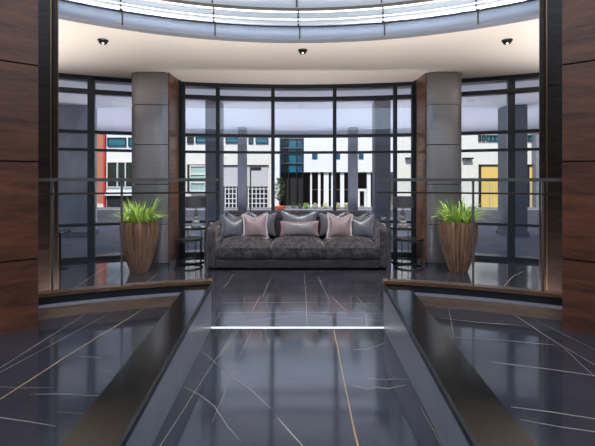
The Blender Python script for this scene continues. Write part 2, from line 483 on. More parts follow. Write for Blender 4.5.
# raised side floors between the ramp walls, the railing kerb and the room's side
def terrace(s, items):
    mb = MB()
    a0 = math.asin(xout(3.6)/4.57)
    arc = [(KC[0]+4.57*math.sin(a), KC[1]+4.57*math.cos(a)) for a in [a0 + (1.25-a0)*i/20 for i in range(21)]]
    poly = [(xout(RAMP_Y0), RAMP_Y0)] + [(xout(arc[0][1]), arc[0][1])] + arc + [(arc[-1][0], RAMP_Y0)]
    poly = [(s*x, y) for x, y in poly]
    mb.prism(poly, 0.001, .25)
    bmesh.ops.recalc_face_normals(mb.bm, faces=mb.bm.faces)
    veins(mb, items, lambda y: .25)
    return mb
struct(terrace(-1, TL).build('floor_left', [M['floor'], M['vein'], M['goldvein']], normals=False))
struct(terrace(1, TR).build('floor_right', [M['floor'], M['vein'], M['goldvein']], normals=False))

# ramp walls with bronze tops
PZ = .393
for s, side in ((-1, 'left'), (1, 'right')):
    y0, y1 = RAMP_Y0-.4, 3.66
    def q(x, y, z): return (s*x, y, z)
    e = MB().hexa([q(xin(y0), y0, 0.), q(xout(y0)-.03, y0, 0.), q(xout(y1)-.03, y1, 0.), q(xin(y1), y1, 0.),
                   q(xin(y0), y0, PZ-.03), q(xout(y0)-.03, y0, PZ-.03), q(xout(y1)-.03, y1, PZ-.03), q(xin(y1), y1, PZ-.03)]).build('wall_ramp_'+side, M['stone'])
    struct(e)
    i = .014
    MB().hexa([q(xin(y0)+i, y0, PZ-.03), q(xout(y0), y0, PZ-.03), q(xout(3.58), 3.58, PZ-.03), q(xin(3.66)+i, 3.66, PZ-.03),
               q(xin(y0)+i, y0, PZ), q(xout(y0), y0, PZ), q(xout(3.58), 3.58, PZ), q(xin(3.66)+i, 3.66, PZ)]).build('bronze_top', M['bronze'], e)
    MB().hexa([q(xin(y0)-.001, y0, PZ-.03), q(xin(y0)+i, y0, PZ-.03), q(xin(y1)+i, y1, PZ-.03), q(xin(y1)-.001, y1, PZ-.03),
               q(xin(y0)-.001, y0, PZ+.001), q(xin(y0)+i, y0, PZ+.001), q(xin(y1)+i, y1, PZ+.001), q(xin(y1)-.001, y1, PZ+.001)]).build('edge_trim', M['black'], e)
# light line at the foot of the ramp
struct(MB().box(-xin(3.65)+.002, xin(3.65)-.002, 3.640, 3.656, .0, .007).build('trim_1', M['steplight']), 'white light strip across the floor at the foot of the ramp')

# ------------------------------------------------------------------ railings on their kerbs
def railing(s, label):
    sg = lambda a: s*a
    aE = math.asin(.79/4.7); aW = math.asin(2.19/4.656)
    k = MB()
    def seg(m, r0, r1, a0, a1, z0, z1): arcbar(m, KC, r0, r1, sg(a0), sg(a1), z0, z1)
    seg(k, 4.57, 4.78, aE+.012, aW+.02, 0.002, .34)
    kerb = struct(k.build('kerb_left' if s < 0 else 'kerb_right', M['stone']))
    f = MB(); seg(f, 4.555, 4.57, aE+.012, aW+.02, .2502, .338); f.build('wood_riser', M['woodlight'], kerb)
    g = MB(); seg(g, 4.66, 4.74, aE+.004, aW+.02, .34, .402); g.build('black_base', M['black'], kerb)
    r = empty('glass_railing', (0, 0, 0)); tag(r, label, 'railing', 'glass railings either side of the ramp')
    c = MB(); seg(c, 4.65, 4.745, aE, aW+.01, .402, .432); c.build('wood_cap', M['woodcap'], r)
    t = MB(); seg(t, 4.665, 4.715, aE-.012, aW+.01, 1.338, 1.366); t.build('top_rail', M['steel'], r)['label'] = 'grey steel handrail'
    t = MB(); seg(t, 4.67, 4.695, aE-.012, aW+.01, 1.228, 1.243); t.build('mid_rail', M['railbrown'], r)['label'] = 'thin brown rail under the handrail'
    angs = [.1785, .3331, .445]
    for a in angs:
        p = MB(); seg(p, 4.675, 4.69, a-.0019, a+.0019, .432, 1.338); p.build('post', M['steel'], r)
    for a0, a1 in ((angs[0], angs[1]), (angs[1], angs[2])):
        p = MB(); seg(p, 4.70, 4.712, a0+.002, a1-.002, .432, 1.338); p.build('glass_panel', M['railglass'], r)
    return r
railing(-1, 'glass railing with steel handrail left of the ramp, in front of the planter')
railing(1, 'glass railing with steel handrail right of the ramp, in front of the planter')

# ------------------------------------------------------------------ wood screens and dark posts at the sides
for s, side in ((-1, 'left'), (1, 'right')):
    a0, a1 = math.radians(36.4 if s < 0 else 37.0), math.radians(84)
    wl = MB(); arcbar(wl, RC, 3.27, 3.36, s*(a0+.002), s*a1, .25, 3.46); wl = struct(wl.build('wall_'+side, M['black']))
    zs = [.25, .766, 1.485, 2.20, 2.92, 3.46]
    for z0, z1 in zip(zs, zs[1:]):
        p = MB(); arcbar(p, RC, 3.25, 3.27, s*a0, s*a1, z0+.006 if z0 > .3 else z0, z1-.006, 30); p.build('wood_panel', M['wood'], wl, smooth=True)
    # dark post beside the screen: panel and narrow pilaster with bronze edges
    def splay(xa, xb, y0, y1):     # sides follow the radius of the round lobby
        k = y1/y0; o = .022 if s > 0 else 0; xa += o; xb += o
        return [(s*xa, y0), (s*xb, y0), (s*(xb*k+.02), y1), (s*(xa*k+.02), y1)]
    po = MB().prism(splay(2.155, 2.33, 3.52, 3.72), 0, 3.5).build('post_'+side, M['post'])
    struct(po)
    MB().prism(splay(2.094, 2.145, 3.50, 3.70), 0, 3.5).build('pilaster', M['post'], po)
    MB().prism(splay(2.145, 2.155, 3.49, 3.6), 0, 3.5).build('edge_strip', M['goldline'], po)
    MB().prism(splay(2.088, 2.094, 3.495, 3.6), 0, 3.5).build('edge_strip', M['goldline'], po)
    for z in (1.48, 2.19):
        MB().box(min(s*2.30, s*2.18), max(s*2.30, s*2.18), 3.514, 3.521, z-.005, z+.005).build('joint', M['black'], po)

# ------------------------------------------------------------------ ceiling
CZ = 3.1
mb = MB(); n = 128; R0 = 4.65
rows = []
for i in range(n):
    a = 2*PI*i/n; ro = ray_out(a)+.05
    pts = []
    for r in (R0, ro):
        pts.append((RC[0]+r*math.sin(a), RC[1]+r*math.cos(a)))
    rows.append([mb.bm.verts.new((*pts[0], CZ)), mb.bm.verts.new((*pts[1], CZ)), mb.bm.verts.new((*pts[1], CZ+.1)), mb.bm.verts.new((*pts[0], CZ+.1))])
for i in range(n):
    A, B = rows[i], rows[(i+1) % n]
    for k in range(4): mb.face([A[k], B[k], B[(k+1) % 4], A[(k+1) % 4]])
struct(mb.build('ceiling', M['ceiling']), 'warm cream lobby ceiling around the round opening')
ring = struct(MB().lathe([(4.66, CZ-.003), (4.622, CZ-.003), (4.616, CZ+.006), (4.61, CZ+.06), (4.614, CZ+.115), (4.63, CZ+.152), (4.66, CZ+.17), (4.75, CZ+.17), (4.75, CZ-.003)], 128, (*RC, 0), close=True).build('trim_2', M['fascia'], smooth=True), 'brushed metal ring round the ceiling opening')
MB().lathe([(4.62, CZ+.172), (4.60, CZ+.19), (4.575, CZ+.222), (4.545, CZ+.265), (4.51, CZ+.30), (4.50, CZ+.315), (4.75, CZ+.315), (4.75, CZ+.172)], 128, (*RC, 0), close=True).build('cove_ring', M['cove'], ring, smooth=True)
MB().lathe([(4.572, CZ+.223), (4.568, CZ+.232), (4.58, CZ+.232), (4.585, CZ+.223)], 128, (*RC, 0), close=True).build('led_strip', M['led'], ring)
MB().lathe([(4.514, CZ+.291), (4.505, CZ+.300), (4.525, CZ+.303), (4.53, CZ+.293)], 128, (*RC, 0), close=True).build('led_strip', M['led'], ring)
MB().lathe([(4.49, CZ+.308), (4.46, CZ+.327), (4.6, CZ+.327), (4.6, CZ+.308)], 128, (*RC, 0), close=True).build('dark_gap', M['groove'], ring)
MB().lathe([(4.46, CZ+.325), (4.40, CZ+.41), (4.25, CZ+.50), (4.25, CZ+.54), (4.6, CZ+.54), (4.6, CZ+.325)], 128, (*RC, 0), close=True).build('upper_ring', M['cove'], ring, smooth=True)
for k in range(-7, 30):
    a = .006 + k*.225
    if a > 2*PI-1.75: break
    def js(m, r, z0, z1, w=.009): arcbar(m, RC, r[0], r[1], a-w/4.6, a+w/4.6, z0, z1, 1)
    m = MB(); js(m, (4.606, 4.66), CZ+.002, CZ+.16)
    a -= .004
    js(m, (4.60, 4.66), CZ+.172, CZ+.20); js(m, (4.57, 4.66), CZ+.20, CZ+.235); js(m, (4.54, 4.66), CZ+.235, CZ+.275); js(m, (4.498, 4.6), CZ+.275, CZ+.313)
    a -= .004
    js(m, (4.40, 4.6), CZ+.33, CZ+.41); js(m, (4.29, 4.5), CZ+.41, CZ+.48)
    m.build('joint', M['groove'], ring)
dm = MB(); dm.lathe([(.001, CZ+.62), (4.6, CZ+.62), (4.6, CZ+.68), (.001, CZ+.68)], 96, (*RC, 0), close=True)
struct(dm.build('ceiling_light', M['dome']), 'luminous pale blue ceiling inside the ring')
# ceiling detectors
def detector(x, y, label, turn):
    r = empty('ceiling_spotlight', (x, y, CZ), turn); tag(r, label, 'spotlight', 'small ceiling spotlights')
    MB().lathe([(.001, 0), (.062, 0), (.066, -.008), (.058, -.016), (.001, -.016)], 28).build('ring', M['chrome'], r, smooth=True)
    MB().lathe([(.052, -.016), (.050, -.035), (.036, -.052), (.001, -.056)], 28).build('housing', M['blackmetal'], r, smooth=True)
    MB().sphere((0, -.028, -.048), .014).build('lens', M['lens'], r, smooth=True)
    sp = light('spot_beam', 'SPOT', (x, y-.03, CZ-.075), SPOT, (math.radians(8), 0, 0), (1, .97, .94), spot_size=math.radians(120), spot_blend=.8, shadow_soft_size=.03)
detector(-2.43, 5.0, 'small dark ceiling spotlight above the left planter', .4)
detector(.07, 5.38, 'small dark ceiling spotlight above the middle of the sofa', 0)
detector(2.62, 5.0, 'small dark ceiling spotlight above the right planter', -.4)

# ------------------------------------------------------------------ curtain wall
def win(name, s0, s1, mull, label):
    """s are sines of the plan angle on the window arc"""
    a0, a1 = math.asin(s0), math.asin(s1)
    g = MB(); arcbar(g, WC, WR-.008, WR+.008, a0, a1, .08, 3.06, 40)
    root = struct(g.build(name, M['glass'], smooth=True), label)
    for s, wd in mull:
        a = math.asin(s)
        m = MB(); arcbar(m, WC, WR-.09, WR+.06, a-wd/20, a+wd/20, 0.0, 3.08, 1); m.build('mullion', M['frame'], root)
    for z, h in ((3.065, .035), (2.84, .036), (2.158, .026), (1.857, .022), (.60, .022), (.03, .03)):
        m = MB(); arcbar(m, WC, WR-.07, WR+.05, a0, a1, z-h, z+h, 40); m.build('transom', M['frame'], root)
win('window_1', -.70, -.225, [(-.70, .1), (-.60, .08), (-.47, .08), (-.3485, .11), (-.23, .1)], 'glazed window wall left of the left column')
win('window_2', -.211, .2135, [(-.206, .09), (-.145, .07), (-.0453, .065), (.0684, .065), (.1765, .07), (.2085, .09)], 'glazed window wall behind the sofa')
win('window_3', .2275, .70, [(.232, .1), (.359, .11), (.47, .08), (.60, .08), (.70, .1)], 'glazed window wall right of the right column')

# columns: curved metal front, wood cheek towards the sofa
def column(s, label):
    r = empty('column', (0, 0, 0)); tag(r, label, 'column', 'columns flanking the sofa')
    r['kind'] = 'structure'
    P = []; XO = 2.665 if s > 0 else 2.695
    for i in range(13):
        t = i/12; x = -XO+(XO-2.10)*t
        y = 6.50 - .05*(1-(2*t-1)**4)
        P.append((x, y))
    def sx(poly): return [(s*-x, y) for x, y in poly]
    core = [(x*1.0, y+.02) for x, y in P]; core = core[1:-1] + [(-2.12, 6.55), (-2.11, 7.08), (-2.80, 6.85), (-XO+.01, 6.56)]
    MB().prism(sx(core), 0, CZ).build('core', M['black'], r)
    zs = [0, .63, 1.28, 1.92, 2.567, CZ-.004]
    for z0, z1 in zip(zs, zs[1:]):
        back = [(-2.115, 6.545), (-XO+.01, 6.545)]
        MB().prism(sx(P + back), z0+.006, z1-.006).build('metal_panel', M['colmetal'], r, smooth=True)
    MB().prism(sx([(-2.112, 6.53), (-2.092, 6.53), (-2.075, 6.99), (-2.095, 6.99)]), 0, CZ-.002).build('wood_cheek', M['woodcap'], r)
    MB().prism(sx([(-2.11, 6.99), (-2.06, 6.99), (-2.045, 7.14), (-2.10, 7.14)]), 0, CZ-.002).build('window_jamb', M['frame'], r)
column(-1 * -1, 'round-fronted metal column with wood cheek left of the sofa')
column(-1, 'round-fronted metal column with wood cheek right of the sofa')

# rest of the shell
struct(MB().box(-7.15, -7.0, -5.65, 4.6, -.25, 3.6).build('wall_side', M['plaster']))
struct(MB().box(7.0, 7.15, -5.65, 4.6, -.25, 3.6).build('wall_side', M['plaster']))
struct(MB().box(-7.15, 7.15, -5.65, -5.5, -.25, 3.6).build('wall_back', M['wood']))
struct(MB().box(-7.3, 7.3, -5.8, 7.55, 3.85, 4.2).build('roof', M['facade']))
# upper wall above the glazing closes the gap to the roof
m = MB(); arcbar(m, WC, WR+.06, WR+.3, math.asin(-.72), math.asin(.72), 3.06, 3.86, 40); struct(m.build('wall_upper', M['facade']))
# ------------------------------------------------------------------ sofa
sofa = empty('sofa', (0, 5.94, 0)); tag(sofa, 'long grey crushed velvet three seat sofa in front of the windows', 'sofa')
W2 = 1.395
rbox(2.44, .86, .13, .025).build('base', M['velvetdark'], sofa, True).location = (0, .45, .03)
for s in (-1, 1):
    def arm_shape(p):
        p.z -= .045*max(0, (.35-p.y)/.8)*(p.z/.66)
        return p
    o = rbox(.165, .98, .635, .05, puff=arm_shape).build('arm', M['velvet'], sofa, True); o.location = (s*(W2-.0825), .49, .03)
o = rbox(2.44, .2, .70, .06).build('back', M['velvetdark'], sofa, True); o.location = (0, .88, .12)
for k in (-1, 0, 1):
    cw, cd, ch = .81, .68, .2
    def puff(p):
        u, v = p.x/(cw/2), p.y/(cd/2); t = p.z/ch
        c = max(0, 1-u**4)*max(0, 1-abs(v)**3)
        p.z += .095*c*t - .0*(1-t)
        if t > .5: p.z += .03*max(0, v)*t
        p.y -= .018*math.sin(PI*min(1, max(0, t)))*max(0, 1-u**4)*(1 if v < -.5 else 0)
        return p
    o = rbox(cw, cd, ch, .05, puff=puff).build('seat_cushion', M['velvet'], sofa, True); o.location = (k*.812, .355, .16)
    pm = MB(); pts = [(-cw/2+.03, -cd/2+.004, ch-.035), (-cw/4, -cd/2-.008, ch-.03), (0, -cd/2-.012, ch-.028), (cw/4, -cd/2-.008, ch-.03), (cw/2-.03, -cd/2+.004, ch-.035)]
    pm.tube(pts, .006).build('piping', M['velvetdark'], o, True)
for k in (-1, 0, 1):
    def bp(p):
        u, t = p.x/.4, (p.z-.19)/.19
        p.y -= .02*max(0, 1-u*u)*max(0, 1-t*t)*(1 if p.y < 0 else 0)
        return p
    o = rbox(.805, .11, .385, .05, puff=bp).build('back_cushion', M['velvetdark'], sofa, True); o.location = (k*.812, .745, .395); o.rotation_euler = (-.10, 0, 0)
for sx in (-1, 1):
    for sy in (.1, .85):
        MB().lathe([(.001, 0), (.028, 0), (.032, .035), (.001, .035)], 16).build('foot', M['blackmetal'], sofa, True).location = (sx*1.25, sy, 0)

def pillow(name, w, h, t, m, loc, lean, turn, roll, label, group, fringe=None, border=None, n=18, pinch=.15, chop=.13):
    """plump square pillow standing on its lower edge, ears at the corners"""
    mb = MB(); grid = {}
    def P(i, j, sgn):
        u, v = -1+2*i/n, -1+2*j/n
        x = w/2*u*(1-pinch*(1-v*v)); z = h/2*v*(1-pinch*(1-u*u)) - chop*h*math.exp(-(u/.5)**2)*((v+1)/2)**2
        q = max(0, (1-u*u)*(1-v*v))**.55
        return (x, sgn*t/2*q*(1+.05*math.sin(5*u+3*v)), z+h/2)
    for sgn in (-1, 1):
        for i in range(n+1):
            for j in range(n+1):
                if sgn == 1 and (i in (0, n) or j in (0, n)): grid[sgn, i, j] = grid[-1, i, j]; continue
                grid[sgn, i, j] = mb.bm.verts.new(P(i, j, sgn))
        for i in range(n):
            for j in range(n):
                mb.mi = 1 if border and (i < 1 or j < 1 or i >= n-1 or j >= n-1) else 0
                mb.face([grid[sgn, i, j], grid[sgn, i+1, j], grid[sgn, i+1, j+1], grid[sgn, i, j+1]])
    o = mb.build(name, [m, border] if border else m, None, True); tag(o, label, 'pillow', group)
    o.location = loc; o.rotation_euler = (-lean, roll, turn)
    if fringe:
        f = MB(); edge = [(-1+2*i/30, -1) for i in range(30)] + [(1, -1+2*i/30) for i in range(30)] + [(1-2*i/30, 1) for i in range(30)] + [(-1, 1-2*i/30) for i in range(30)]
        for k, (u, v) in enumerate(edge):
            x = w/2*u*(1-pinch*(1-v*v)); z = h/2*v*(1-pinch*(1-u*u))+h/2 - chop*h*math.exp(-(u/.5)**2)*((v+1)/2)**2
            a = Vector((x, 0, z)); d = Vector((u if abs(u) > .97 else 0, 0, v if abs(v) > .97 else 0))
            d.normalize(); L = .026*random.uniform(.8, 1.15)
            sd = Vector((-d.z, 0, d.x))*.009
            tip = a + d*L + Vector((random.uniform(-.004, .004), random.uniform(-.006, .006), 0))
            f.hexa([a-sd+Vector((0, -.003, 0)), a+sd+Vector((0, -.003, 0)), a+sd+Vector((0, .003, 0)), a-sd+Vector((0, .003, 0)),
                    tip-sd*.7+Vector((0, -.002, 0)), tip+sd*.7+Vector((0, -.002, 0)), tip+sd*.7+Vector((0, .002, 0)), tip-sd*.7+Vector((0, .002, 0))])
        f.build('fringe', fringe, o)
    return o
PG = 'scatter pillows on the sofa'
for s, sd in ((-1, 'left'), (1, 'right')):
    pillow('throw_pillow', .38, .37, .13, M['satin'], (s*1.03, 6.37, .41), .17, s*-.26, s*-.07, f'grey satin pillow with dark fringe leaning by the {sd} arm of the sofa', PG, M['darkfringe'])
    pillow('throw_pillow', .39, .38, .13, M['pinksatin'], (s*.665, 6.34, .425), .17, s*.10, s*.06, f'pale pink pillow with light fringe near the {sd} arm of the sofa', PG, M['fringe'])
    pillow('throw_pillow', .36, .40, .08, M['satin'], (s*.96, 6.52, .435), .14, s*-.06, s*.05, f'grey pillow peeking up behind the fringed pillows at the {sd} end of the sofa', PG)
    pillow('throw_pillow', .50, .40, .08, M['satin'], (s*.60, 6.575, .43), .10, 0, s*-.03, f'wide grey pillow behind the pink pillow at the {sd} end of the sofa', PG)
pillow('throw_pillow', .64, .41, .10, M['satin'], (.03, 6.54, .44), .13, 0, 0, 'wide grey satin pillow behind the pink lumbar pillow in the sofa middle', PG)
pillow('lumbar_pillow', .63, .25, .13, M['mauve'], (.03, 6.38, .45), .17, 0, 0, 'grey and rose lumbar pillow on the middle sofa seat', PG, border=M['rose'], pinch=.07, chop=.05)

# ------------------------------------------------------------------ side tables and lamps
def side_table(x, y, r, h, label, group):
    t = empty('side_table', (x, y, 0)); tag(t, label, 'table', group)
    MB().lathe([(.001, h-.022), (r-.004, h-.022), (r, h-.016), (r, h-.004), (r-.004, h), (.001, h)], 48).build('table_top', M['tabletop'], t, True)
    MB().ringtube((0, 0, h-.03), r-.012, .008).build('rim', M['blackmetal'], t, True)
    MB().ringtube((0, 0, .010), r-.012, .010).build('base_ring', M['blackmetal'], t, True)
    for k in range(4):
        a = PI/4+k*PI/2
        MB().tube([(.94*r*math.cos(a), .94*r*math.sin(a), .01), (.94*r*math.cos(a), .94*r*math.sin(a), h-.025)], .007).build('leg', M['blackmetal'], t, True)
    return t
NG = 'round nesting tables beside the sofa'
side_table(-1.715, 6.66, .225, .575, 'taller round black side table left of the sofa, under the lamp', NG)
side_table(-1.68, 6.17, .222, .46, 'lower round black side table left of the sofa, in front of the lamp table', NG)
side_table(1.735, 6.66, .225, .575, 'taller round black side table right of the sofa, under the lamp', NG)
side_table(1.72, 6.17, .222, .46, 'lower round black side table right of the sofa, in front of the lamp table', NG)
def lamp(x, y, z, label):
    l = empty('table_lamp', (x, y, z)); tag(l, label, 'lamp', 'table lamps beside the sofa')
    MB().lathe([(.001, 0), (.075, 0), (.08, .01), (.08, .03), (.07, .04), (.001, .04)], 32).build('base', M['crystal'], l, True)
    zz = .04
    for k, rr in enumerate((.062, .052, .046)):
        MB().sphere((0, 0, zz+rr*.62), rr, (1, 1, .62), 24, 12).build('crystal_ball', M['crystal'], l, True); zz += rr*1.24
        MB().lathe([(.001, zz-.004), (.026, zz-.004), (.026, zz+.008), (.001, zz+.008)], 20).build('collar', M['gold'], l, True); zz += .006
    MB().tube([(0, 0, zz), (0, 0, .36)], .008).build('stem', M['gold'], l, True)
    MB().lathe([(.165, .32), (.17, .32), (.165, .50), (.16, .50)], 40, close=True).build('lamp_shade', M['shade'], l, True)
lamp(-1.69, 6.66, .575, 'table lamp with charcoal drum shade left of the sofa')
lamp(1.755, 6.66, .575, 'table lamp with charcoal drum shade right of the sofa')
# slim pedestal table at the far left
t = empty('pedestal_table', (-3.62, 6.1, 0)); tag(t, 'slim black pedestal table by the left window, beside the dark post', 'table')
MB().lathe([(.001, .55), (.145, .55), (.15, .56), (.145, .575), (.001, .575)], 32).build('table_top', M['tabletop'], t, True)
MB().tube([(0, 0, .01), (0, 0, .55)], .014, 12).build('stem', M['blackmetal'], t, True)
MB().lathe([(.001, 0), (.11, 0), (.11, .012), (.02, .022), (.001, .022)], 32).build('base', M['blackmetal'], t, True)

# ------------------------------------------------------------------ planters
def planter(x, y, label, seed):
    rnd = random.Random(seed)
    p = empty('planter', (x, y, 0)); tag(p, label, 'planter', 'tall planters with grassy plants')
    prof = [(.125, 0), (.15, .06), (.205, .22), (.245, .40), (.266, .56), (.27, .66), (.262, .735)]
    mb = MB(); n = 96; rings = []
    for r, z in prof:
        rings.append([mb.bm.verts.new(((r-(.016 if i % 4 == 0 else 0)-(.003 if i % 4 in (1, 3) else 0))*math.cos(2*PI*i/n), (r-(.016 if i % 4 == 0 else 0)-(.003 if i % 4 in (1, 3) else 0))*math.sin(2*PI*i/n), z)) for i in range(n)])
    for r, z in ((.24, .735), (.235, .66)):
        rings.append([mb.bm.verts.new((r*math.cos(2*PI*i/n), r*math.sin(2*PI*i/n), z)) for i in range(n)])
    for A, B in zip(rings, rings[1:]):
        for i in range(n): mb.face([A[i], A[(i+1) % n], B[(i+1) % n], B[i]])
    mb.face(rings[0])
    mb.build('pot', M['pot'], p, True)
    MB().lathe([(.001, .67), (.236, .67), (.236, .64), (.001, .64)], 32).build('soil', M['soil'], p)
    mb = MB()
    for k in range(170):
        a = rnd.uniform(0, 2*PI); r0 = .19*math.sqrt(rnd.random())
        L = rnd.uniform(.28, .50); out = rnd.uniform(.0, 1.0); wd = rnd.uniform(.007, .013); L *= 1-.22*out*.6
        b = Vector((r0*math.cos(a), r0*math.sin(a), .66)); dr = Vector((math.cos(a+rnd.uniform(-.6, .6)), math.sin(a+rnd.uniform(-.6, .6)), 0))
        sd = Vector((-dr.y, dr.x, 0)); row = []
        N = 7; pos = b.copy(); ang = out*.45
        for i in range(N+1):
            t = i/N; ww = wd*(math.sin(PI*min(1, .18+t*.82))**.7 if i < N else .05)
            up = Vector((-dr.x*math.sin(ang), -dr.y*math.sin(ang), math.cos(ang)))
            nn = dr*math.cos(ang)-Vector((0, 0, 1))*math.sin(ang)
            row.append((mb.bm.verts.new(pos-sd*ww), mb.bm.verts.new(pos-nn*ww*.35), mb.bm.verts.new(pos+sd*ww)))
            step = dr*math.sin(ang)+Vector((0, 0, 1))*math.cos(ang)
            pos = pos+step*(L/N); ang += out*.22+t*t*.5
        for A, B in zip(row, row[1:]):
            mb.face([A[0], A[1], B[1], B[0]]); mb.face([A[1], A[2], B[2], B[1]])
    mb.build('foliage', M['leaf'], p, True)
planter(-2.345, 5.93, 'ribbed brown wood planter with bright green grassy plant left of the sofa', 3)
planter(2.385, 5.93, 'ribbed brown wood planter with bright green grassy plant right of the sofa', 8)

# ------------------------------------------------------------------ outside: canopy, street, buildings
G = -.05
struct(MB().box(-30, 30, 3, 19.4, G-.3, G-.0).build('street', M['asphalt']))
struct(MB().box(-30, 30, 19.4, 40, G-.3, G+.04).build('pavement', M['paving']))
sf = MB(); sa = [math.asin(-.72)+2*math.asin(.72)*i/40 for i in range(41)]
sf.prism([(16, 16.3), (-16, 16.3), (-16, 4.4)] + [(10.055*math.sin(a), -2.6+10.055*math.cos(a)) for a in sa] + [(16, 4.4)], 3.2, 3.5)
sf = struct(sf.build('canopy', M['soffit']), 'pale canopy soffit over the forecourt')
CG = 'grey square columns under the canopy'
for (x0, x1, y, label) in ((-2.15, -1.78, 9.3, 'grey square canopy column left of the sofa, nearest the window'), (-2.1, -1.8, 14.0, 'grey square canopy column left of the sofa, farther out by the street'),
                   (1.80, 2.17, 9.3, 'grey square canopy column right of the sofa, nearest the window'), (1.8, 2.12, 14.0, 'grey square canopy column right of the sofa, farther out by the street'),
                   (5.18, 5.68, 9.86, 'wide grey canopy column outside the right window, beside the yellow door'), (-6.7, -5.18, 9.86, 'wide grey canopy column outside the left window, beside the brick wall')):
    r = empty('canopy_column', ((x0+x1)/2, y, G)); tag(r, label, 'column', CG)
    h = (x1-x0)/2; dp = min(.5, 2*h)
    MB().box(-h, h, 0, dp, 0, 3.2-G).build('shaft', M['reflectconcrete'] if x0 < -6 else M['concrete'], r, bevel=.02)
    MB().box(-h-.03, h+.03, -.03, dp+.03, 0, .12).build('plinth', M['concrete'], r, bevel=.01)

D = 20.
def PX(px): return (px-297.5)/20.
def PZ_(py): return 1.35+(180-py)/20.
def rect(name, m, parent, x0, x1, y0, y1, front, depth):
    """a block on a facade: left/right and top/bottom in facade units (20 to the metre)"""
    return MB().box(PX(x0), PX(x1), D-front, D-front+depth, PZ_(y1), PZ_(y0)).build(name, m, parent)
def window(parent, x0, x1, y0, y1, fm, gm, nx=1, ny=1, t=1.0, front=.06, barm=None, label=None):
    f = MB(); a, b, c, d = PX(x0), PX(x1), PZ_(y1), PZ_(y0); t = t/20
    for i in range(nx+1):
        x = a+(b-a)*i/nx; f.box(x-t/2, x+t/2, D-front, D-front+.12, c, d)
    for i in range(ny+1):
        z = c+(d-c)*i/ny; f.box(a-t/2, b+t/2, D-front-.003, D-front+.117, z-t/2, z+t/2)
    o = f.build('window_frame', fm, parent)
    MB().box(a, b, D-front+.05, D-front+.10, c, d).build('pane', gm, o)
    if label: o['label'] = label
    return o
TOP = 40   # top line of the facades, hidden above the canopy
# brick building
b = empty('brick_building', (0, 0, 0)); tag(b, 'orange brick building with white framed glazing seen through the left window', 'building')
rect('brick_wall', M['brick'], b, 20, 104.5, TOP, 208, 0, 5)
rect('stone_plinth', M['cream'], b, 20, 104.7, 204, 208.5, .04, .1)
rect('red_downpipe', M['redpaint'], b, 104.4, 106, TOP, 207, .12, .12)
rect('glazed_bay', M['whiteframe'], b, 105.5, 182, TOP, 208, 0, 5)
window(b, 108, 126, 138, 146, M['frame'], M['tealglass'], 1, 1, .8); window(b, 129, 150, 138, 146, M['frame'], M['tealglass'], 1, 1, .8)
window(b, 107.5, 117.5, 162, 187, M['whiteframe'], M['darkglass'], 1, 1, .9); window(b, 118, 133.5, 162, 187, M['whiteframe'], M['darkglass'], 2, 1, .9); window(b, 135.5, 165, 162, 187, M['whiteframe'], M['darkglass'], 3, 1, 1.4)
window(b, 108, 128, 115, 131, M['frame'], M['tealglass'], 1, 1, .8)
rect('shopfront', M['darkvoid'], b, 107, 181, 195.5, 207.6, .02, .5)
rect('white_sill', M['whiteframe'], b, 106, 181, 193.5, 195.5, .15, .2)
# cream building with gridded garage doors
b = empty('cream_building', (0, 0, 0)); tag(b, 'cream building with teal strip windows and white gridded doors outside', 'building')
rect('wall', M['cream'], b, 182, 273.5, TOP, 208, 0, 5)
window(b, 187.5, 193.5, 137, 143, M['frame'], M['darkglass'], 2, 1, .7); window(b, 196, 206, 137, 142.5, M['frame'], M['tealglass'], 1, 1, .7)
window(b, 226, 238, 137, 142.5, M['frame'], M['tealglass'], 1, 1, .7); window(b, 249, 253, 137, 143, M['frame'], M['blueglass'], 1, 1, .7); window(b, 256, 268, 137, 143, M['frame'], M['tealglass'], 1, 1, .7)
rect('window_lining', M['darkvoid'], b, 187.5, 209, 164.5, 192.5, .05, .2)
window(b, 191, 206, 166, 191, M['whiteframe'], M['greenglass'], 1, 3, .9, .17)
rect('garage_door', M['greypanel'], b, 224, 268, 166, 186.5, .04, .1)
rect('door_header', M['darkvoid'], b, 222, 268.5, 165, 166.3, .08, .2)
rect('garage_opening', M['darkvoid'], b, 222, 268, 186.5, 208, .03, .2)
for x0, x1 in ((225.5, 236.5), (248.5, 268)):
    g = MB(); a, c = PX(x0), PX(x1); k = max(2, round((x1-x0)/4))
    for i in range(k+1): x = a+(c-a)*i/k; g.box(x-.019, x+.019, D-.10, D-.06, PZ_(208), PZ_(187.5))
    for i in range(5): z = PZ_(208)+(PZ_(189)-PZ_(208))*i/4; g.box(a, c, D-.11, D-.07, z-.017, z+.017)
    g.build('white_grille', M['whiteframe'], b)
# glass stair tower
b = empty('glass_tower', (0, 0, 0)); tag(b, 'recessed blue glass stair tower between the cream and the white building', 'building')
MB().box(PX(279), PX(303.9), D+1.2, D+5, G, 9).build('core', M['darkvoid'], b)
MB().box(PX(273.5), PX(279.5), D-.0, D+4, G, 9).build('white_pier', M['white'], b)
for i, (x0, x1, m) in enumerate(((279.8, 283.5, 'blueglass'), (284.2, 287.5, 'darkglass'), (288.2, 296, 'tealglass'), (297, 302.6, 'blueglass'))):
    MB().box(PX(x0), PX(x1), D+1.0, D+1.15, PZ_(172), 9).build('pane', M[m], b)
    MB().box(PX(x1), PX(x1)+.05, D+.94, D+1.2, PZ_(207), 9).build('glazing_bar', M['frame'], b)
for z in (2.2, 2.75, 3.0, 3.5): MB().box(PX(279.5), PX(303.6), D+.92, D+1.2, z, z+.05).build('glazing_bar', M['steel'], b)
